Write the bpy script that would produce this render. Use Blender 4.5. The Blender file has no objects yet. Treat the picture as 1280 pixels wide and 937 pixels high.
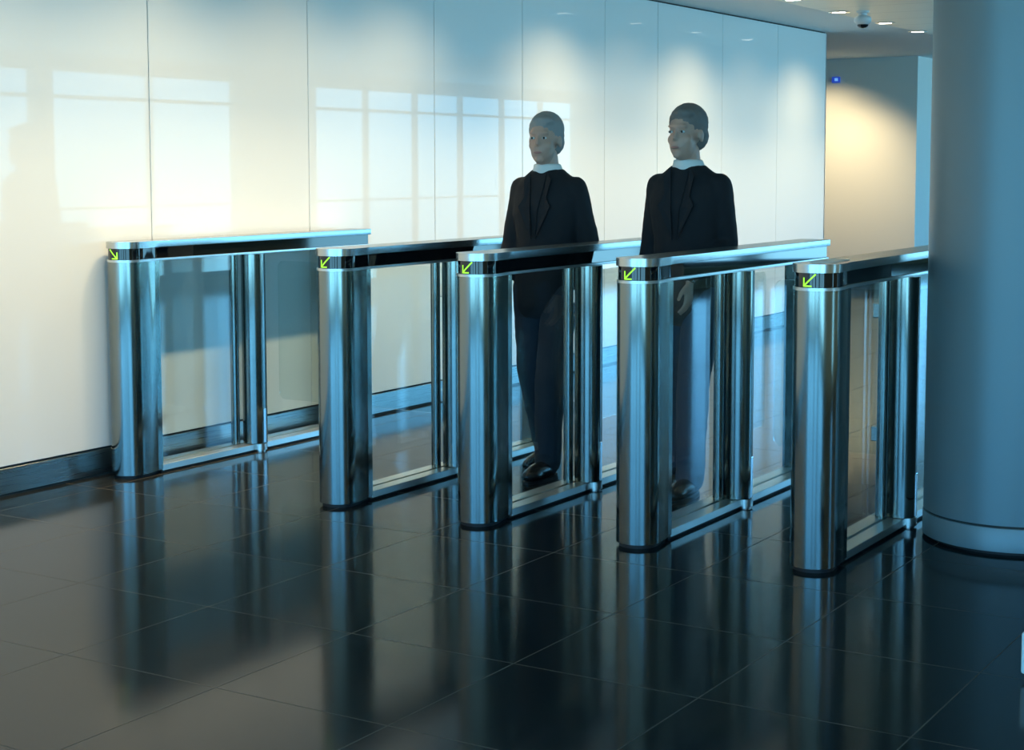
import bpy, bmesh, math, random
from mathutils import Vector, Matrix
random.seed(4)
SC = bpy.context.scene
COL = SC.collection
PI = math.pi

# ------------------------------------------------------------------ camera
cd = bpy.data.cameras.new('camera'); cam = bpy.data.objects.new('camera', cd); COL.objects.link(cam)
F_PX, YAW, PITCH, ROLL, Y0 = 2037.1, 31.741, -5.026, 0.095, 386.77
cam.location = (3.414, -5.600, 1.440)
cam.rotation_euler = (Matrix.Rotation(math.radians(YAW), 4, 'Z') @ Matrix.Rotation(math.radians(90 + PITCH), 4, 'X')
                      @ Matrix.Rotation(math.radians(-ROLL), 4, 'Z')).to_euler()
cd.sensor_fit = 'HORIZONTAL'; cd.sensor_width = 36; cd.lens = F_PX * 36 / 1280
cd.shift_y = -(468.5 - Y0) / 1280
cd.clip_start = 0.05; cd.clip_end = 200
SC.camera = cam
# ------------------------------------------------------------------ view, world, daylight
SC.view_settings.view_transform = 'Standard'; SC.view_settings.look = 'None'
SC.view_settings.gamma = 1.0; SC.view_settings.exposure = 0.30; SC.view_settings.use_curve_mapping = False
W = bpy.data.worlds.new('sky'); SC.world = W; W.use_nodes = True
wn = W.node_tree.nodes; wl = W.node_tree.links; wn.clear()
wo = wn.new('ShaderNodeOutputWorld'); wb = wn.new('ShaderNodeBackground'); wr = wn.new('ShaderNodeValToRGB')
wt = wn.new('ShaderNodeTexCoord'); ws = wn.new('ShaderNodeSeparateXYZ'); wm = wn.new('ShaderNodeMapRange')
wl.new(wt.outputs['Generated'], ws.inputs[0]); wl.new(ws.outputs['Z'], wm.inputs['Value'])
wm.inputs['From Min'].default_value = -0.3; wm.inputs['From Max'].default_value = 0.6
wl.new(wm.outputs[0], wr.inputs[0]); wl.new(wr.outputs[0], wb.inputs['Color']); wl.new(wb.outputs[0], wo.inputs['Surface'])
e = wr.color_ramp.elements
e[0].position = 0.0; e[0].color = (0.22, 0.46, 0.60, 1)
e[1].position = 1.0; e[1].color = (0.07, 0.33, 0.75, 1)
k = e.new(0.31); k.color = (0.19, 0.52, 0.74, 1)
k = e.new(0.36); k.color = (0.17, 0.57, 0.92, 1)
k = e.new(0.55); k.color = (0.12, 0.46, 0.90, 1)
wb.inputs['Strength'].default_value = 7.6
SPOT_W = 60.0          # every downlight of the wall row
STRIP_W = 56.0
SPOT_COL = (1.0, 0.765, 0.44)

# ------------------------------------------------------------------ helpers
def mat(name, color=(.5, .5, .5), rough=.5, metal=0., **kw):
    m = bpy.data.materials.new(name); m.use_nodes = True
    b = m.node_tree.nodes['Principled BSDF']
    b.inputs['Base Color'].default_value = (*color, 1); b.inputs['Roughness'].default_value = rough
    b.inputs['Metallic'].default_value = metal
    for k_, v in kw.items(): b.inputs[k_.replace('_', ' ')].default_value = v
    return m
def P(m): return m.node_tree.nodes['Principled BSDF']
def N(m, t, **kw):
    n = m.node_tree.nodes.new(t)
    for k_, v in kw.items(): setattr(n, k_, v)
    return n
def L(m, a, b): m.node_tree.links.new(a, b)

def obj(name, bm, m, parent=None, smooth=None, recalc=True):
    if recalc: bmesh.ops.recalc_face_normals(bm, faces=bm.faces)
    me = bpy.data.meshes.new(name); bm.to_mesh(me); bm.free()
    o = bpy.data.objects.new(name, me); COL.objects.link(o)
    if m: me.materials.append(m)
    if smooth is not None:
        for p in me.polygons: p.use_smooth = True
        me.set_sharp_from_angle(angle=math.radians(smooth))
    if parent: o.parent = parent
    return o
def thing(name, label, cat, loc=(0, 0, 0), rz=0, group=None):
    o = bpy.data.objects.new(name, None); COL.objects.link(o); o.location = loc; o.rotation_euler = (0, 0, rz)
    o.empty_display_size = .1
    o['label'] = label; o['category'] = cat
    if group: o['group'] = group
    return o
def tag(o, label, cat, group=None):
    o['label'] = label; o['category'] = cat
    if group: o['group'] = group
    return o
def struct(o): o['kind'] = 'structure'; return o

def box(bm, x0, x1, y0, y1, z0, z1, bev=0, seg=2):
    r = bmesh.ops.create_cube(bm, size=1)
    for v in r['verts']:
        v.co = Vector(((x0 + x1) / 2 + v.co.x * (x1 - x0), (y0 + y1) / 2 + v.co.y * (y1 - y0), (z0 + z1) / 2 + v.co.z * (z1 - z0)))
    if bev:
        es = list({e_ for v in r['verts'] for e_ in v.link_edges})
        bmesh.ops.bevel(bm, geom=es, offset=bev, segments=seg, affect='EDGES', profile=.5)
    return bm
def BM(): return bmesh.new()
def B(*a, **k_): return box(BM(), *a, **k_)
def prism(bm, pts, z0, z1, bev=0):
    lo = [bm.verts.new((x, y, z0)) for x, y in pts]; hi = [bm.verts.new((x, y, z1)) for x, y in pts]
    n = len(pts); top = bm.faces.new(hi); bot = bm.faces.new(lo[::-1])
    for i in range(n): bm.faces.new((lo[i], lo[(i + 1) % n], hi[(i + 1) % n], hi[i]))
    if bev:
        es = list(top.edges) + list(bot.edges)
        bmesh.ops.bevel(bm, geom=es, offset=bev, segments=2, affect='EDGES', profile=.5)
    return bm
def circle(cx, cy, r, n=48, a0=0, a1=2 * PI):
    if abs(a1 - a0 - 2 * PI) < 1e-6: return [(cx + r * math.cos(a0 + i * 2 * PI / n), cy + r * math.sin(a0 + i * 2 * PI / n)) for i in range(n)]
    return [(cx + r * math.cos(a0 + (a1 - a0) * i / n), cy + r * math.sin(a0 + (a1 - a0) * i / n)) for i in range(n + 1)]
def lathe(bm, prof, cx=0, cy=0, n=40):
    rings = []
    for r, z in prof:
        rings.append([bm.verts.new((cx + r * math.cos(2 * PI * i / n), cy + r * math.sin(2 * PI * i / n), z)) for i in range(n)])
    for a, b in zip(rings, rings[1:]):
        for i in range(n): bm.faces.new((a[i], a[(i + 1) % n], b[(i + 1) % n], b[i]))
    bm.faces.new(rings[0][::-1]); bm.faces.new(rings[-1])
    return bm

# ------------------------------------------------------------------ materials
def brushed(name, color, rough, aniso, vert=True, spec_noise=True):
    m = mat(name, color, rough, 1.0)
    b = P(m); b.inputs['Anisotropic'].default_value = aniso
    b.inputs['Anisotropic Rotation'].default_value = 0.0 if vert else .25
    tg = N(m, 'ShaderNodeTangent', direction_type='RADIAL', axis='Z'); L(m, tg.outputs[0], b.inputs['Tangent'])
    tc = N(m, 'ShaderNodeTexCoord'); mp = N(m, 'ShaderNodeMapping'); nz = N(m, 'ShaderNodeTexNoise')
    mp.inputs['Scale'].default_value = (3, 3, 500) if vert else (500, 500, 3)
    nz.inputs['Scale'].default_value = 1.0; nz.inputs['Detail'].default_value = 2
    L(m, tc.outputs['Object'], mp.inputs[0]); L(m, mp.outputs[0], nz.inputs[0])
    mr = N(m, 'ShaderNodeMapRange'); mr.inputs['To Min'].default_value = rough * .85; mr.inputs['To Max'].default_value = rough * 1.2
    L(m, nz.outputs[0], mr.inputs[0]); L(m, mr.outputs[0], b.inputs['Roughness'])
    return m
STEEL = brushed('brushed_steel', (.245, .27, .252), .15, .85)
STEELR = mat('steel_rail', (.66, .68, .66), .36, 1.0)
STEELC = mat('steel_cap', (.52, .53, .51), .25, 1.0)
BLACKG = mat('black_glass', (.004, .005, .006), .03, 0., IOR=1.55)
BLACK = mat('black_plinth', (.006, .006, .007), .6)
CHROME = mat('chrome', (.75, .76, .76), .10, 1.0)
LED = mat('green_led', (.3, .9, .05), .5); P(LED).inputs['Emission Color'].default_value = (.42, 1, .03, 1); P(LED).inputs['Emission Strength'].default_value = .85
CAPREFL = mat('painted_cap_reflection', (.95, .93, .85), .35)  # pale colour imitates a reflection on the gate cap

GLASS = bpy.data.materials.new('clear_glass'); GLASS.use_nodes = True
GLASS.node_tree.nodes.clear()
g_o = N(GLASS, 'ShaderNodeOutputMaterial'); g_m = N(GLASS, 'ShaderNodeMixShader'); g_t = N(GLASS, 'ShaderNodeBsdfTransparent')
g_g = N(GLASS, 'ShaderNodeBsdfGlossy'); g_f = N(GLASS, 'ShaderNodeFresnel')
g_t.inputs[0].default_value = (.93, .97, .965, 1); g_g.inputs['Roughness'].default_value = 0.0; g_f.inputs['IOR'].default_value = 1.5
g_b = N(GLASS, 'ShaderNodeNewGeometry'); g_i = N(GLASS, 'ShaderNodeMapRange'); L(GLASS, g_b.outputs['Backfacing'], g_i.inputs['Value'])
g_i.inputs['To Min'].default_value = 1.5; g_i.inputs['To Max'].default_value = 1 / 1.5; L(GLASS, g_i.outputs[0], g_f.inputs['IOR'])
L(GLASS, g_f.outputs[0], g_m.inputs[0]); L(GLASS, g_t.outputs[0], g_m.inputs[1]); L(GLASS, g_g.outputs[0], g_m.inputs[2]); L(GLASS, g_m.outputs[0], g_o.inputs[0])

WALLG = mat('back_painted_glass', (.80, .82, .80), .35, 0., Coat_Weight=.42, Coat_Roughness=.012, Coat_IOR=1.5, Specular_IOR_Level=.1)
BACK = mat('dark_backing', (.03, .032, .03), .8)
PLASTER = mat('plaster_warm', (.60, .58, .50), .7)
FARW = mat('far_wall_paint', (.78, .79, .74), .6)
SOFFIT = mat('soffit_paint', (.80, .85, .86), .7)
OLIVE = mat('olive_wall', (.42, .43, .29), .6)
FRAME = mat('window_frame', (.10, .11, .11), .4, .5)
COLP = mat('column_metallic_paint', (.18, .235, .25), .42, .3)
BASEB = brushed('baseboard_steel', (.42, .44, .44), .28, .5)

# floor: polished dark stone tiles, joints every 0.59 x 0.62 m
FLOOR = mat('polished_dark_tile', (.012, .015, .017), .10, 0., Specular_IOR_Level=.13)
def floor_nodes(m):
    tc = N(m, 'ShaderNodeTexCoord'); sp = N(m, 'ShaderNodeSeparateXYZ'); L(m, tc.outputs['Object'], sp.inputs[0])
    def joint(out, off, per):
        a = N(m, 'ShaderNodeMath', operation='SUBTRACT'); L(m, out, a.inputs[0]); a.inputs[1].default_value = off
        d = N(m, 'ShaderNodeMath', operation='DIVIDE'); L(m, a.outputs[0], d.inputs[0]); d.inputs[1].default_value = per
        f = N(m, 'ShaderNodeMath', operation='FLOOR'); L(m, d.outputs[0], f.inputs[0])
        r = N(m, 'ShaderNodeMath', operation='ROUND'); L(m, d.outputs[0], r.inputs[0])
        s = N(m, 'ShaderNodeMath', operation='SUBTRACT'); L(m, d.outputs[0], s.inputs[0]); L(m, r.outputs[0], s.inputs[1])
        ab = N(m, 'ShaderNodeMath', operation='ABSOLUTE'); L(m, s.outputs[0], ab.inputs[0])
        lt = N(m, 'ShaderNodeMath', operation='LESS_THAN'); L(m, ab.outputs[0], lt.inputs[0]); lt.inputs[1].default_value = .0021 / per
        return lt.outputs[0], f.outputs[0]
    jx, fx = joint(sp.outputs['X'], .39, .59); jy, fy = joint(sp.outputs['Y'], -2.28, .62)
    mx = N(m, 'ShaderNodeMath', operation='MAXIMUM'); L(m, jx, mx.inputs[0]); L(m, jy, mx.inputs[1])
    cb = N(m, 'ShaderNodeCombineXYZ'); L(m, fx, cb.inputs[0]); L(m, fy, cb.inputs[1])
    wn_ = N(m, 'ShaderNodeTexWhiteNoise'); L(m, cb.outputs[0], wn_.inputs['Vector'])
    c1 = N(m, 'ShaderNodeMix', data_type='RGBA'); L(m, wn_.outputs['Value'], c1.inputs[0])
    c1.inputs[6].default_value = (.010, .013, .015, 1); c1.inputs[7].default_value = (.016, .019, .020, 1)
    c2 = N(m, 'ShaderNodeMix', data_type='RGBA'); L(m, mx.outputs[0], c2.inputs[0]); L(m, c1.outputs[2], c2.inputs[6]); c2.inputs[7].default_value = (.085, .075, .06, 1)
    L(m, c2.outputs[2], P(m).inputs['Base Color'])
    nz = N(m, 'ShaderNodeTexNoise'); nz.inputs['Scale'].default_value = 5; nz.inputs['Detail'].default_value = 4; L(m, tc.outputs['Object'], nz.inputs[0])
    mr = N(m, 'ShaderNodeMapRange'); L(m, nz.outputs[0], mr.inputs[0]); mr.inputs['To Min'].default_value = .085; mr.inputs['To Max'].default_value = .14
    ad = N(m, 'ShaderNodeMath', operation='MULTIPLY_ADD'); L(m, mx.outputs[0], ad.inputs[0]); ad.inputs[1].default_value = .4; L(m, mr.outputs[0], ad.inputs[2])
    L(m, ad.outputs[0], P(m).inputs['Roughness'])
floor_nodes(FLOOR)
# planked ceiling
PLANK = mat('cream_ceiling_planks', (.90, .87, .74), .38, .12)
def plank_nodes(m):
    tc = N(m, 'ShaderNodeTexCoord'); sp = N(m, 'ShaderNodeSeparateXYZ'); L(m, tc.outputs['Object'], sp.inputs[0])
    d = N(m, 'ShaderNodeMath', operation='DIVIDE'); L(m, sp.outputs['Y'], d.inputs[0]); d.inputs[1].default_value = .6
    f = N(m, 'ShaderNodeMath', operation='FRACT'); L(m, d.outputs[0], f.inputs[0])
    lt = N(m, 'ShaderNodeMath', operation='LESS_THAN'); L(m, f.outputs[0], lt.inputs[0]); lt.inputs[1].default_value = .02
    c = N(m, 'ShaderNodeMix', data_type='RGBA'); L(m, lt.outputs[0], c.inputs[0]); c.inputs[6].default_value = (.92, .88, .75, 1); c.inputs[7].default_value = (.6, .57, .48, 1)
    L(m, c.outputs[2], P(m).inputs['Base Color'])
plank_nodes(PLANK)

# ------------------------------------------------------------------ the setting
XW, H = -2.184, 2.68
XR, YB, YF = 6.0, -9.0, 20.0
struct(obj('floor', B(-8.2, XR + .2, YB - .2, YF + .2, -.12, 0), FLOOR))
struct(obj('ceiling', B(-8.2, XR + .2, YB - .2, YF + .2, H, H + .15), SOFFIT))
pc = struct(obj('trim_1', B(-1.36, XR - .3, YB + .3, 9.9, H - .02, H - .0005), PLANK))
wl_ = struct(obj('wall_left', B(XW - .18, XW - .012, YB, 9.04, .0, H), BACK))
seams = [YB, -8.4, -7.2, -6.0, -4.8, -3.6, -2.4, -1.04, .159, 1.362, 2.566, 3.584, 4.712, 5.548, 6.722, 7.883, 9.06]
for a, b in zip(seams, seams[1:]):
    p_ = obj('wall_panel', B(XW - .012, XW, a + .003, b - .003, .135, H - .012, bev=.0015, seg=1), WALLG, wl_)
struct(obj('baseboard_left', B(XW - .012, XW - .001, YB, 9.05, .012, .124, bev=.001, seg=1), BASEB))
obj('base_shadow_gap', B(XW - .013, XW - .006, YB, 9.05, .0, .012), BACK, wl_)
obj('end_panel', B(XW - .18, XW, 9.041, 9.06, 0, H - .012), WALLG, wl_)
# far end
struct(obj('wall_far', B(-8.2, -2.5, 12.75, 12.95, 0, H), FARW))
struct(obj('wall_corridor', B(-2.72, -2.5, 12.951, YF, 0, H), FARW))
struct(obj('wall_end', B(-2.5, XR, YF, YF + .2, 0, H), PLASTER))
struct(obj('wall_side', B(-8.4, -8.2, YB, 12.75, 0, H), PLASTER))
struct(obj('baseboard_far', B(-8.2, -2.5, 12.73, 12.749, 0, .12), BASEB))

# right and back walls with glazed bays
def glazed_wall(name, axis, pos, segs, rng, wmat):
    """segs: list of (a, b) openings along the wall."""
    bm = BM()
    def put(a, b, z0, z1):
        if axis == 'x': box(bm, pos, pos + .2, a, b, z0, z1)
        else: box(bm, a, b, pos - .2, pos, z0, z1)
    c = rng[0]
    for a, b in segs:
        if a > c: put(c, a, 0, H)
        put(a, b, 0, .10); put(a, b, 2.56, H); c = b
    if c < rng[1]: put(c, rng[1], 0, H)
    return struct(obj(name, bm, wmat))
BAYX = [(-8.6, -3.9), (.55, .95), (4.4, 6.9), (7.1, 10.2), (11.7, 18.9)]
BAYY = [(-1.9, .3), (.55, 2.6), (3.2, 5.6)]
glazed_wall('wall_right', 'x', XR, BAYX, (YB - .2, YF + .2), OLIVE)
glazed_wall('wall_back', 'y', YB, BAYY, (-8.2, XR), PLASTER)
wi = 0
def window(axis, pos, a, b):
    global wi; wi += 1
    n = max(1, round((b - a) / 1.25)); bm = BM()
    def put(p, q, z0, z1, d0=.04, d1=.12):
        if axis == 'x': box(bm, pos + d0, pos + d1, p, q, z0, z1)
        else: box(bm, p, q, pos - d1, pos - d0, z0, z1)
    for i in range(n + 1):
        c = a + (b - a) * i / n; put(max(a, c - .025), min(b, c + .025), .10, 2.56)
    put(a, b, .10, .16); put(a, b, 2.50, 2.56); put(a, b, 2.20, 2.24); put(a, b, .96, .985, .06, .09)
    f = struct(obj('window_%d' % wi, bm, FRAME))
    # daylight portal in the opening
    ld = bpy.data.lights.new('daylight_portal', 'AREA'); ld.shape = 'RECTANGLE'; ld.size = b - a; ld.size_y = 2.4
    ld.cycles.is_portal = True
    lo = bpy.data.objects.new('daylight_portal', ld); COL.objects.link(lo)
    if axis == 'x':
        lo.location = (pos + .22, (a + b) / 2, 1.33); lo.rotation_euler = (PI / 2, 0, PI / 2)
    else:
        lo.location = ((a + b) / 2, pos - .22, 1.33); lo.rotation_euler = (PI / 2, 0, 0); lo.rotation_euler = (-PI / 2, 0, 0)
    if axis == 'x': lo.rotation_euler = Vector((-1, 0, 0)).to_track_quat('-Z', 'Y').to_euler()
    else: lo.rotation_euler = Vector((0, 1, 0)).to_track_quat('-Z', 'Y').to_euler()
for a, b in BAYX: window('x', XR, a, b)
for a, b in BAYY: window('y', YB, a, b)

# ------------------------------------------------------------------ the big round column
CX, CY, CR = 1.78, .72, .33
colm = thing('round_column', 'thick round column in blue grey metallic paint with a banded foot, at the right edge', 'column', (CX, CY, 0))
obj('shaft', lathe(BM(), [(CR, .112), (CR, H - .021)], n=96), COLP, colm, smooth=40)
obj('base_ring', lathe(BM(), [(CR - .004, .012), (CR + .002, .014), (CR + .002, .100), (CR, .103)], n=96), COLP, colm, smooth=40)
obj('reveal_band', lathe(BM(), [(CR - .008, .103), (CR - .008, .112)], n=96), BACK, colm, smooth=40)
obj('plinth', lathe(BM(), [(CR - .02, 0), (CR - .02, .012)], n=96), BLACK, colm, smooth=40)

# ------------------------------------------------------------------ gates
RN, YN = .085, -.14
def outline(hw, y1, off=0., back_r=.012):
    """front nose (half circle, slightly bulged) and straight sides to y1; local x centred on the gate axis"""
    r = RN + off; pts = []
    for x, y in circle(0, YN, r, 40, PI - .10, 2 * PI + .10): pts.append((x, y))
    for t in (.35, .7, 1.0):
        s = t * t * (3 - 2 * t); x = r * .995 * (1 - s) + (hw + off) * s; y = YN + .01 + (-.01 - YN) * t
        pts.append((x, y))
    pts.append((hw + off, y1 - back_r)); pts.append((hw + off - back_r, y1)); pts.append((-hw - off + back_r, y1)); pts.append((-hw - off, y1 - back_r))
    for t in (1.0, .7, .35):
        s = t * t * (3 - 2 * t); x = r * .995 * (1 - s) + (hw + off) * s; y = YN + .01 + (-.01 - YN) * t
        pts.append((-x, y))
    return pts
HW, GL = .070, 1.655
def arrow(parent, flip):
    """green LED arrow wrapped round the nose of the black band; points down and to the side"""
    bm = BM(); r = RN - .004 + .0012
    def bar(s0, z0, s1, z1, w=.0026):
        d = Vector((s1 - s0, z1 - z0)); d.normalize(); nrm = Vector((-d.y, d.x)) * w
        n = 10; A = []; Bv = []
        for i in range(n + 1):
            t = i / n; s = s0 + (s1 - s0) * t; z = z0 + (z1 - z0) * t
            for sg, lst in ((1, A), (-1, Bv)):
                ss = (s + nrm.x * sg) * flip; zz = z + nrm.y * sg
                row = []
                for rr in (r, r - .0016):
                    a = -PI / 2 + ss / rr
                    row.append(bm.verts.new((rr * math.cos(a), YN + rr * math.sin(a), zz)))
                lst.append(row)
        for i in range(n):
            bm.faces.new((A[i][0], A[i + 1][0], Bv[i + 1][0], Bv[i][0])); bm.faces.new((A[i][1], Bv[i][1], Bv[i + 1][1], A[i + 1][1]))
            bm.faces.new((A[i][0], A[i][1], A[i + 1][1], A[i + 1][0])); bm.faces.new((Bv[i][0], Bv[i + 1][0], Bv[i + 1][1], Bv[i][1]))
        for i in (0, n): bm.faces.new((A[i][0], Bv[i][0], Bv[i][1], A[i][1]))
    bar(.022, 1.0625, -.022, 1.0205)
    bar(-.024, 1.0205, .008, 1.0205); bar(-.022, 1.0190, -.022, 1.050)
    o = obj('arrow_sign', bm, LED, parent); o['label'] = 'lit green arrow'
    return o
def make_gate():
    t = thing('security_gate', '', 'gate')
    obj('plinth', prism(BM(), outline(HW - .012, .0, -.012), .0, .016), BLACK, t, smooth=30)
    obj('front_pedestal', prism(BM(), outline(HW, .0, 0), .016, 1.004, bev=.001), STEEL, t, smooth=30)
    # flat side plates screwed to the pedestal flanks
    for sx in (-1, 1):
        pl = BM(); box(pl, *( (HW - .001, HW + .0025) if sx > 0 else (-HW - .0025, -HW + .001) ), -.030, -.001, .020, 1.003)
        obj('edge_strip', pl, STEEL, t)
    cap = prism(BM(), outline(HW + .001, GL, .004, .006), 1.067, 1.097, bev=.002)
    obj('top_cap', cap, STEELC, t, smooth=30)
    band = obj('display_band', prism(BM(), outline(HW - .003, GL - .012, -.004, .006), 1.0145, 1.067), BLACKG, t, smooth=30)
    obj('lower_trim', prism(BM(), outline(HW, GL - .01, .002, .006), 1.004, 1.0145, bev=.001), STEELR, t, smooth=30)
    # bottom rail with a glazing slot
    bm = BM()
    box(bm, -HW, -.008, .0, GL - .2, .010, .040, bev=.0015, seg=1); box(bm, .008, HW, .0, GL - .2, .010, .040, bev=.0015, seg=1); box(bm, -.008, .008, .0, GL - .2, .010, .032)
    obj('bottom_rail', bm, STEELR, t)
    obj('rail_plinth', B(-HW + .012, HW - .012, .0, GL - .2, 0, .010), BLACK, t)
    obj('glass_pane', B(-.005, .005, .001, .640, .033, 1.0035), GLASS, t)
    obj('glass_pane', B(-.005, .005, .76, GL - .201, .033, 1.0035), GLASS, t)
    # centre post: fat tube with a slim channel before it and a short foot outside the rail
    px, py = .038, .70
    po = obj('center_post', lathe(BM(), [(.060, .041), (.062, .043), (.062, 1.0035)], px, py, n=56), STEEL, t, smooth=40)
    obj('post_channel', prism(BM(), circle(-.010, .606, .022, 28), .041, 1.0035), STEEL, t, smooth=40)
    obj('post_foot', lathe(BM(), [(.026, .0), (.026, .006), (.034, .008), (.034, .0395)], px + .034, py, n=36), STEELR, t, smooth=40)
    cl = B(px + .058, px + .066, py - .006, py + .010, .045, .22, bev=.002)
    obj('post_clamp', cl, CHROME, t)
    # rear pedestal
    pts = [(-HW, GL - .20), (HW, GL - .20), (HW, GL - .015), (HW - .012, GL - .003), (-HW + .012, GL - .003), (-HW, GL - .015)]
    obj('rear_pedestal', prism(BM(), pts, .016, 1.004, bev=.001), STEEL, t)
    pts2 = [(x * .84, GL - .19 if y < GL - .1 else GL - .02) for x, y in pts[:2]] + [(HW * .84, GL - .02), (-HW * .84, GL - .02)]
    obj('rear_plinth', prism(BM(), pts2, 0, .016), BLACK, t)
    return t
def copy_tree(o, parent=None):
    c = o.copy(); COL.objects.link(c)
    if parent: c.parent = parent
    for ch in list(o.children): copy_tree(ch, c)
    return c
def wing(parent, length, ang):
    """glass flap hinged on the left face of the centre post; ang 0 = closed across the lane, 90 = folded back"""
    R = .035; pts = []
    z0, z1 = .274, .970; x0, x1 = -length, 0
    for cx_, cz_, a0 in ((x0 + R, z0 + R, PI), (x1 - .01, z0 + .01, 1.5 * PI), (x1 - .01, z1 - .01, 0), (x0 + R, z1 - R, .5 * PI)):
        rr = R if cx_ < x1 - .02 else .01
        for i in range(7):
            a = a0 + i / 6 * PI / 2; pts.append((cx_ + rr * math.cos(a), cz_ + rr * math.sin(a)))
    bm = BM(); f = [bm.verts.new((x, -.005, z)) for x, z in pts]; g = [bm.verts.new((x, .005, z)) for x, z in pts]; n = len(pts)
    bm.faces.new(f); bm.faces.new(g[::-1])
    for i in range(n): bm.faces.new((f[i], g[i], g[(i + 1) % n], f[(i + 1) % n]))
    o = obj('glass_wing', bm, GLASS, parent)
    o.location = (-.045, .725, 0); o.rotation_euler = (0, 0, -math.radians(ang))
    for z in (.36, .86):
        obj('hinge_clamp', B(-.05, .008, -.011, .011, z - .03, z + .03, bev=.003), CHROME, o)
    return o
gates_x = [-1.990, -.762, -.052, .672, 1.379]
glabels = ['steel and glass security gate closest to the white wall, its green arrow pointing down right',
           'steel and glass security gate second from the white wall, beyond the widest lane',
           'steel and glass security gate in the middle of the five, person walking left of it',
           'steel and glass security gate between the middle gate and the one by the round column',
           'steel and glass security gate beside the round column, pale painted reflection on its cap']
g0 = make_gate()
gates = []
for i, gx in enumerate(gates_x):
    g = g0 if i == 0 else copy_tree(g0)
    g.location = (gx - HW, 0, 0); g['label'] = glabels[i]; g['group'] = 'security gates in a row'
    gates.append(g)
for i, g in enumerate(gates):
    band = [c for c in g.children if c.name.startswith('display_band')][0]
    arrow(band, -1 if i == 0 else 1)
    if i == 1: wing(g, 1.00, 0)
    if i in (2, 3): wing(g, .46, 89)
    if i == 4: wing(g, .475, 0)
rp = obj('cap_reflection', B(-.050, .030, -.10, .10, 1.097, 1.0995, bev=.001, seg=1), CAPREFL, gates[4]); rp['label'] = 'pale plate imitating a reflection on the cap'  # thin pale plate stands in for a reflection on the cap

# ------------------------------------------------------------------ downlights
HOUS = mat('downlight_housing', (.30, .31, .31), .3, .8)
LAMP = mat('lamp_face', (1, 1, 1), .5); P(LAMP).inputs['Emission Color'].default_value = (1, .93, .80, 1); P(LAMP).inputs['Emission Strength'].default_value = 6
CZ = H - .02
def make_downlight():
    t = thing('recessed_downlight', '', 'ceiling light')
    obj('trim_ring', lathe(BM(), [(.085, -.0005), (.088, -.004), (.080, -.007), (.066, -.004)], n=32), CHROME, t, smooth=50)
    obj('reflector', lathe(BM(), [(.064, -.0045), (.058, -.0055), (.020, -.0055)], n=32), HOUS, t, smooth=50)
    o = obj('lamp', lathe(BM(), [(.030, -.006), (.028, -.0085), (.010, -.010)], -.026, 0, n=20), LAMP, t)
    o = obj('lamp', lathe(BM(), [(.030, -.006), (.028, -.0085), (.010, -.010)], .026, 0, n=20), LAMP, t)
    return t
dls = [(-1.21, 5.81), (-1.277, 6.94), (-1.335, 8.10), (-1.386, 9.14)]
d0 = make_downlight()
dlab = ['recessed ceiling downlight cut by the top edge of the picture, nearest of four', 'recessed ceiling downlight just left of the hanging camera dome',
        'recessed ceiling downlight just right of the hanging camera dome', 'recessed ceiling downlight farthest away, nearest the round column']
for i, (x, y) in enumerate(dls):
    d = d0 if i == 0 else copy_tree(d0)
    d.location = (x + (.04 if x < -1.3 else 0), y, CZ); d['label'] = dlab[i]; d['group'] = 'downlights in the planked ceiling'
def spot(x, y, z, tx, ty, tz, w, ang, blend, size=.03, col=SPOT_COL, name='wall_washer_light'):
    ld = bpy.data.lights.new(name, 'SPOT'); ld.energy = w; ld.color = col; ld.spot_size = math.radians(ang); ld.spot_blend = blend; ld.shadow_soft_size = size
    o = bpy.data.objects.new(name, ld); COL.objects.link(o); o.location = (x, y, z)
    o.rotation_euler = (Vector((tx, ty, tz)) - Vector((x, y, z))).to_track_quat('-Z', 'Y').to_euler()
    return o
for y, k_ in ((-6.5, .8), (-4.6, .7), (-2.9, .6), (-1.7, .6), (-.8, .55), (.15, .75), (1.15, .6), (2.15, .65), (3.95, .95), (5.0, .35), (6.05, 1), (7.2, .35), (8.35, 1)):
    spot(-1.32, y, CZ - .02, XW - .1, y, -.6, SPOT_W * k_, 122, 1.0)
al = bpy.data.lights.new('added_wall_strip', 'AREA'); al.shape = 'RECTANGLE'; al.size = 15.6; al.size_y = .05  # strip light without a fixture, added to wash the wall evenly
al.energy = STRIP_W; al.color = SPOT_COL; al.spread = math.radians(56)
ao = bpy.data.objects.new('added_wall_strip', al); COL.objects.link(ao); ao.location = (-1.32, 1.9, CZ - .02)
zz = (Vector((-1.32, 0, CZ - .02)) - Vector((XW + .02, 0, -.15))).normalized(); yy = Vector((0, 1, 0)); xx = yy
ao.rotation_euler = Matrix((yy, zz.cross(yy), zz)).transposed().to_euler()
spot(-3.55, 11.95, CZ - .02, -3.55, 12.75, -.2, 85, 122, 1.0)
spot(-3.1, 11.6, CZ - .02, -3.1, 12.75, .6, 85, 80, 1.0)  # extra spot without a fixture, added to brighten the far wall
spot(-3.0, 10.9, CZ - .02, -3.0, 11.2, .0, 40, 110, .6)  # fill spot added near the far wall, no lamp body
for y in (-2.9, -1.3, .1, 1.9, 3.4):  # unseen spots added so the olive wall reflects lighter in the steel
    spot(5.25, y, CZ - .02, XR + .1, y, .6, 60, 100, 1.0, name='added_side_wash')
for x, y in ((.9, 8.5), (.9, 12.5), (.9, 16.0), (3.4, 10.5)):
    spot(x, y, CZ - .02, x, y, 0, 26, 120, .7, .05, name='ceiling_lamp_light')

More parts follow.
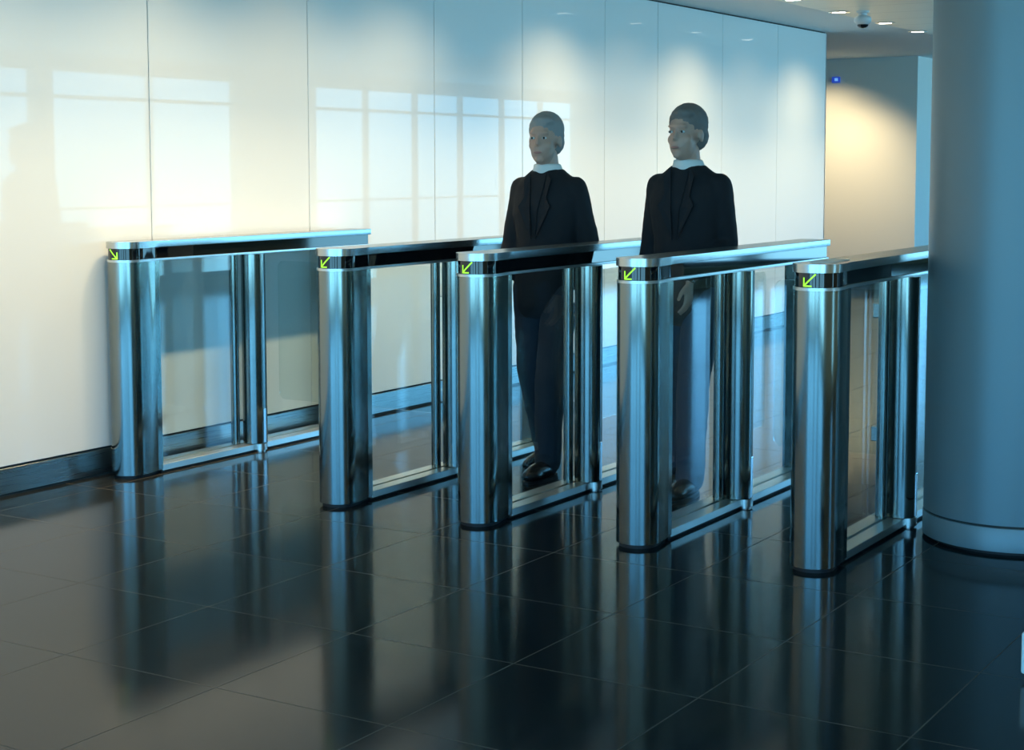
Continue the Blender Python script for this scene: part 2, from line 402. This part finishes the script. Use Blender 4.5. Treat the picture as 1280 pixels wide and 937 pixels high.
# ------------------------------------------------------------------ hanging dome camera, blue sign, floor box
DOMEW = mat('dome_housing', (.55, .60, .62), .35); DOMED = mat('dome_dark', (.01, .012, .015), .08)
dc = thing('dome_camera', 'small grey dome camera hanging under the planked ceiling between the downlights', 'security camera', (-1.09, 6.97, CZ))
obj('mount', lathe(BM(), [(.05, 0), (.05, -.012), (.035, -.02), (.035, -.035)], n=32), DOMEW, dc, smooth=40)
obj('housing', lathe(BM(), [(.035, -.035), (.062, -.048), (.068, -.065), (.066, -.085), (.045, -.108)], n=32), DOMEW, dc, smooth=50)
obj('lens_bubble', lathe(BM(), [(.045, -.108), (.040, -.122), (.026, -.132), (.008, -.136)], n=32), DOMED, dc, smooth=60)
SB = mat('sign_blue', (.005, .02, .22), .4); P(SB).inputs['Emission Color'].default_value = (.02, .08, .6, 1); P(SB).inputs['Emission Strength'].default_value = .5
SL = mat('sign_light_blue', (.08, .2, .6), .4); P(SL).inputs['Emission Color'].default_value = (.2, .5, 1, 1); P(SL).inputs['Emission Strength'].default_value = .6
sg = thing('wall_sign', 'tiny blue lit sign high on the cream far wall', 'sign', (-3.47, 12.75, 2.44))
obj('sign_body', B(-.048, .048, -.025, -.0005, -.034, .034, bev=.003), SB, sg)
bm = BM(); box(bm, -.012, .028, -.027, -.0245, -.016, .018)
obj('symbol', bm, SL, sg)
WPL = mat('white_plastic', (.62, .74, .72), .45)
fb = thing('floor_box', 'white box end on the dark floor cut off by the right edge of the picture', 'box', (2.345, -1.0, 0))
obj('body', B(-.07, .07, -.05, .35, .018, .137, bev=.008, seg=3), WPL, fb)
obj('foot', B(-.055, .055, -.035, .335, 0, .018), BLACK, fb)

# ------------------------------------------------------------------ people
SKIN = mat('skin', (.50, .30, .22), .5, 0., Subsurface_Weight=.08)
BLACKC = mat('black_cloth', (.006, .006, .008), .85)
NAVY = mat('dark_blue_denim', (.018, .045, .085), .8)
DNAVY = mat('charcoal_trousers', (.010, .016, .026), .8)
SHIRT = mat('white_shirt', (.70, .70, .66), .7)
HAIRB = mat('grey_brown_hair', (.17, .15, .135), .7)
HAIRG = mat('grey_hair', (.27, .26, .245), .7)
SHOE = mat('black_leather', (.008, .008, .009), .25)
EYE = mat('eye_dark', (.02, .015, .01), .2); EYEW = mat('eye_white', (.6, .6, .58), .3); LIP = mat('lips', (.40, .17, .14), .5)

def loft(bm, secs, n=20):
    """secs: (center, rx, ry, axis_x, axis_y) rings with rounded ends"""
    rings = []
    for c, rx, ry, ax, ay in secs:
        rings.append([bm.verts.new(c + ax * rx * math.cos(2 * PI * i / n) + ay * ry * math.sin(2 * PI * i / n)) for i in range(n)])
    for a, b in zip(rings, rings[1:]):
        for i in range(n): bm.faces.new((a[i], a[(i + 1) % n], b[(i + 1) % n], b[i]))
    bm.faces.new(rings[0][::-1]); bm.faces.new(rings[-1])
def tube(bm, pts, rad, n=16, flat=1.0, ref=Vector((1, 0, 0))):
    """tapered limb through pts with round ends; flat squeezes one axis"""
    pts = [Vector(p) for p in pts]; secs = []
    def frame(d):
        ax = ref - d * ref.dot(d)
        if ax.length < .1: ax = Vector((0, 1, 0)) - d * d.y
        ax.normalize(); return ax, d.cross(ax).normalized()
    m = len(pts)
    for i, p in enumerate(pts):
        d = (pts[min(i + 1, m - 1)] - pts[max(i - 1, 0)]).normalized(); ax, ay = frame(d); r = rad[i]
        if i == 0:
            for t in (75, 50, 25):
                s = math.radians(t); secs.append((p - d * r * math.sin(s), r * math.cos(s), r * math.cos(s) * flat, ax, ay))
        secs.append((p, r, r * flat, ax, ay))
        if i < m - 1:
            q = pts[i + 1]
            for t in (1 / 3, 2 / 3): secs.append((p.lerp(q, t), rad[i] * (1 - t) + rad[i + 1] * t, (rad[i] * (1 - t) + rad[i + 1] * t) * flat, ax, ay))
        else:
            for t in (25, 50, 75):
                s = math.radians(t); secs.append((p + d * r * math.sin(s), r * math.cos(s), r * math.cos(s) * flat, ax, ay))
    loft(bm, secs, n)
def ellip(bm, c, r, rot=None, n=20):
    x = bmesh.ops.create_uvsphere(bm, u_segments=n, v_segments=n // 2 + 2, radius=1)
    for v in x['verts']:
        p = Vector((v.co.x * r[0], v.co.y * r[1], v.co.z * r[2]))
        if rot: p = rot @ p
        v.co = p + Vector(c)
def torso(bm, secs, n=28):
    X, Y = Vector((1, 0, 0)), Vector((0, 1, 0))
    loft(bm, [(Vector((x, y, z)), rx, ry, X, Y) for x, y, z, rx, ry in secs], n)
def fused(name, bm, m, parent, voxel, smooth_it=4, disp=0, dscale=.05):
    bmesh.ops.recalc_face_normals(bm, faces=bm.faces)
    me = bpy.data.meshes.new(name + '_src'); bm.to_mesh(me); bm.free()
    o = bpy.data.objects.new(name + '_src', me); COL.objects.link(o)
    r = o.modifiers.new('r', 'REMESH'); r.mode = 'VOXEL'; r.voxel_size = voxel
    s = o.modifiers.new('s', 'SMOOTH'); s.factor = .5; s.iterations = smooth_it
    if disp:
        tx = bpy.data.textures.new(name + '_folds', 'CLOUDS'); tx.noise_scale = dscale
        d = o.modifiers.new('d', 'DISPLACE'); d.texture = tx; d.strength = disp; d.mid_level = .5
    bpy.context.view_layer.update()
    dg = bpy.context.evaluated_depsgraph_get()
    nm = bpy.data.meshes.new_from_object(o.evaluated_get(dg)); nm.name = name
    bpy.data.objects.remove(o); bpy.data.meshes.remove(me)
    nm.materials.clear(); nm.materials.append(m)
    for p in nm.polygons: p.use_smooth = True
    q = bpy.data.objects.new(name, nm); COL.objects.link(q); q.parent = parent
    return q
def person(loc, rz, label, hgt, trouser, hair, stride, swing, head_turn=0, tuck=False):
    """standing height 1.70 in local units facing -Y, mid-step; scaled to hgt"""
    t = thing('person', label, 'person', loc, rz, 'people walking out through the lanes')
    t.scale = (hgt / 1.70,) * 3
    s = stride
    # joints ------------------------------------------------------------
    hipL, hipR = Vector((.085, 0, .90)), Vector((-.085, 0, .90))
    fL, fR = Vector((.075, -s, .075)), Vector((-.075, s * .9, .085))      # ankles
    kL = Vector((.085, -s * .62 - .035, .49)); kR = Vector((-.085, s * .25 - .03, .485))
    shL, shR = Vector((.150, .015, 1.350)), Vector((-.150, .015, 1.350))
    elL = Vector((.198, .03 + swing * .5, 1.09)); elR = Vector((-.198, .03 - swing * .35, 1.09))
    wrL = Vector((.200, -.02 + swing * .75, .855)); wrR = Vector((-.200, -.06 - swing * .8, .865))
    if tuck: elL, wrL = Vector((.176, .035, 1.10)), Vector((.105, -.185, .965))
    hr = Matrix.Rotation(head_turn, 3, 'Z'); hc = Vector((0, -.02, 1.575))
    def hp(x, y, z): return hc + hr @ Vector((x, y, z))
    # body (one continuous surface) ---------------------------------------
    bm = BM()
    torso(bm, [(0, 0, .84, .10, .08), (0, 0, .90, .150, .095), (0, 0, 1.0, .135, .088), (0, 0, 1.1, .125, .082), (0, -.005, 1.22, .145, .095), (0, .0, 1.33, .155, .095), (0, .01, 1.40, .12, .07), (0, .01, 1.44, .06, .055)])
    for h_, k_, a_ in ((hipL, kL, fL), (hipR, kR, fR)): tube(bm, [h_, k_, a_], [.075, .052, .036])
    for a_, b_, c_ in ((shL, elL, wrL), (shR, elR, wrR)): tube(bm, [a_, b_, c_], [.048, .037, .026])
    tube(bm, [(0, .012, 1.40), (0, .0, 1.50)], [.056, .052])
    ellip(bm, hp(0, .012, .035), (.074, .093, .090), hr.copy()); ellip(bm, hp(0, -.030, -.035), (.056, .060, .078), hr.copy())      # skull, jaw
    ellip(bm, hp(0, -.074, -.088), (.020, .016, .016), hr.copy())                                              # chin
    tube(bm, [hp(0, -.078, .022), hp(0, -.096, -.014)], [.008, .011], 10); ellip(bm, hp(0, -.088, -.018), (.017, .011, .008), hr.copy())  # nose
    ellip(bm, hp(0, -.072, .036), (.050, .014, .012), hr.copy())                                              # brow
    for sx in (-1, 1):
        ellip(bm, hp(sx * .074, .008, -.005), (.008, .018, .030), hr.copy()); ellip(bm, hp(sx * .033, -.052, -.022), (.026, .022, .026), hr.copy())
    ellip(bm, hp(0, -.086, -.054), (.024, .008, .007), hr.copy())
    for w_, sx in ((wrL, 1), (wrR, -1)):
        palm = w_ + Vector((0, -.012, -.055))
        tube(bm, [w_, palm + Vector((0, 0, .01)), palm + Vector((0, -.004, -.028))], [.024, .030, .031], 14, .5, Vector((0, 1, 0)))
        for fi, (dy, ln) in enumerate(((-.027, .068), (-.009, .078), (.009, .073), (.026, .056))):
            b0 = palm + Vector((0, dy, -.030)); b1 = b0 + Vector((-sx * .006, 0, -ln * .42)); b2 = b1 + Vector((-sx * .014, 0, -ln * .30)); b3 = b2 + Vector((-sx * .016, 0, -ln * .20))
            tube(bm, [b0, b1, b2, b3], [.0095, .0088, .0082, .0072], 8)
        th0 = palm + Vector((-sx * .004, -.026, .012)); th1 = th0 + Vector((-sx * .010, -.022, -.022)); th2 = th1 + Vector((-sx * .008, -.008, -.026))
        tube(bm, [th0, th1, th2], [.0125, .0105, .0085], 8)
    fused('body', bm, SKIN, t, .0055, 4)
    # face details ----------------------------------------------------------
    for sx in (-1, 1):
        e_ = BM(); ellip(e_, hp(sx * .030, -.079, .012), (.0125, .007, .0060), hr.copy(), 12); ew = obj('eye', e_, EYEW, t, smooth=80)
        e_ = BM(); ellip(e_, hp(sx * .030, -.0848, .012), (.0058, .003, .0056), hr.copy(), 10); obj('pupil', e_, EYE, ew, smooth=80)
    e_ = BM(); ellip(e_, hp(0, -.0905, -.055), (.021, .0055, .0055), hr.copy(), 12); obj('mouth', e_, LIP, t, smooth=80)
    # hair ---------------------------------------------------------------------
    bm = BM(); ellip(bm, hp(0, .022, .052), (.082, .098, .088), hr.copy()); ellip(bm, hp(0, .060, -.005), (.072, .060, .070), hr.copy())
    ellip(bm, hp(.01, -.045, .090), (.055, .034, .026), hr.copy())
    for sx in (-1, 1): ellip(bm, hp(sx * .070, .028, .022), (.013, .028, .034), hr.copy())
    fused('hair', bm, hair, t, .006, 2, .005, .012)
    # clothes --------------------------------------------------------------------
    bm = BM()
    torso(bm, [(0, .01, .74, .150, .105), (0, .005, .80, .168, .122), (0, 0, .92, .168, .120), (0, 0, 1.03, .158, .110), (0, 0, 1.12, .155, .108), (0, 0, 1.24, .172, .118), (0, .005, 1.31, .182, .112), (0, .010, 1.36, .176, .098), (0, .012, 1.40, .138, .086), (0, .014, 1.445, .072, .066)])
    for a_, b_, c_ in ((shL, elL, wrL), (shR, elR, wrR)): tube(bm, [a_ + Vector((-.012 if a_.x > 0 else .012, 0, -.004)), b_, c_ + Vector((0, 0, .012))], [.064, .050, .040])
    jk = fused('jacket', bm, BLACKC, t, .009, 4, .010, .09)
    bm = BM()
    for sx in (-1, 1):    # lapels
        vs = [Vector(p) for p in ((sx * .012, -.125, 1.12), (sx * .085, -.118, 1.27), (sx * .060, -.105, 1.31), (sx * .072, -.085, 1.395), (sx * .045, -.070, 1.43), (sx * .020, -.122, 1.25))]
        a_ = [bm.verts.new(v) for v in vs]; b_ = [bm.verts.new(v + Vector((0, -.006, 0))) for v in vs]
        bm.faces.new(a_); bm.faces.new(b_[::-1])
        for i in range(6): bm.faces.new((a_[i], b_[i], b_[(i + 1) % 6], a_[(i + 1) % 6]))
    obj('lapels', bm, BLACKC, jk)
    bm = BM(); torso(bm, [(0, .012, 1.405, .090, .078), (0, .008, 1.44, .072, .068), (0, .002, 1.468, .064, .062)])
    fused('collar', bm, SHIRT, t, .007, 2)
    bm = BM(); torso(bm, [(0, 0, .78, .13, .10), (0, 0, .88, .158, .108), (0, 0, .98, .145, .10)])
    for h_, k_, a_ in ((hipL, kL, fL), (hipR, kR, fR)): tube(bm, [h_ + Vector((0, 0, -.02)), k_, a_ + Vector((0, .012, .0))], [.092, .072, .062])
    fused('trousers', bm, trouser, t, .009, 4, .010, .08)
    for a_ in (fL, fR):
        z0 = .0
        up = .0 if a_ is fL else .0
        bm = BM()
        for_y = a_.y
        ellip(bm, (a_.x, for_y - .055, .045), (.045, .125, .042)); ellip(bm, (a_.x, for_y - .125, .036), (.044, .070, .032)); ellip(bm, (a_.x, for_y + .02, .055), (.040, .055, .05))
        tube(bm, [(a_.x, for_y, .05), (a_.x, for_y + .005, .10)], [.042, .040])
        sh = fused('shoe', bm, SHOE, t, .006, 2)
        for v in sh.data.vertices:
            if v.co.z < .004: v.co.z = .004
        bm = BM(); prism(bm, [(a_.x + .047 * math.cos(q) * (1 - .12 * math.sin(q)), for_y - .055 + .140 * math.sin(q)) for q in [2 * PI * i / 28 for i in range(28)]], 0, .014, bev=.002)
        obj('sole', bm, BLACK, sh)
    return t
person((-.445, .95, 0), math.radians(0), 'person in black jacket and dark trousers walking in the lane left of the middle gate', 1.68, DNAVY, HAIRG, .13, .06, math.radians(8))
person((.300, .90, 0), math.radians(0), 'person in black jacket and blue jeans walking in the lane right of the middle gate', 1.70, NAVY, HAIRB, .12, -.05, math.radians(-6), tuck=True)
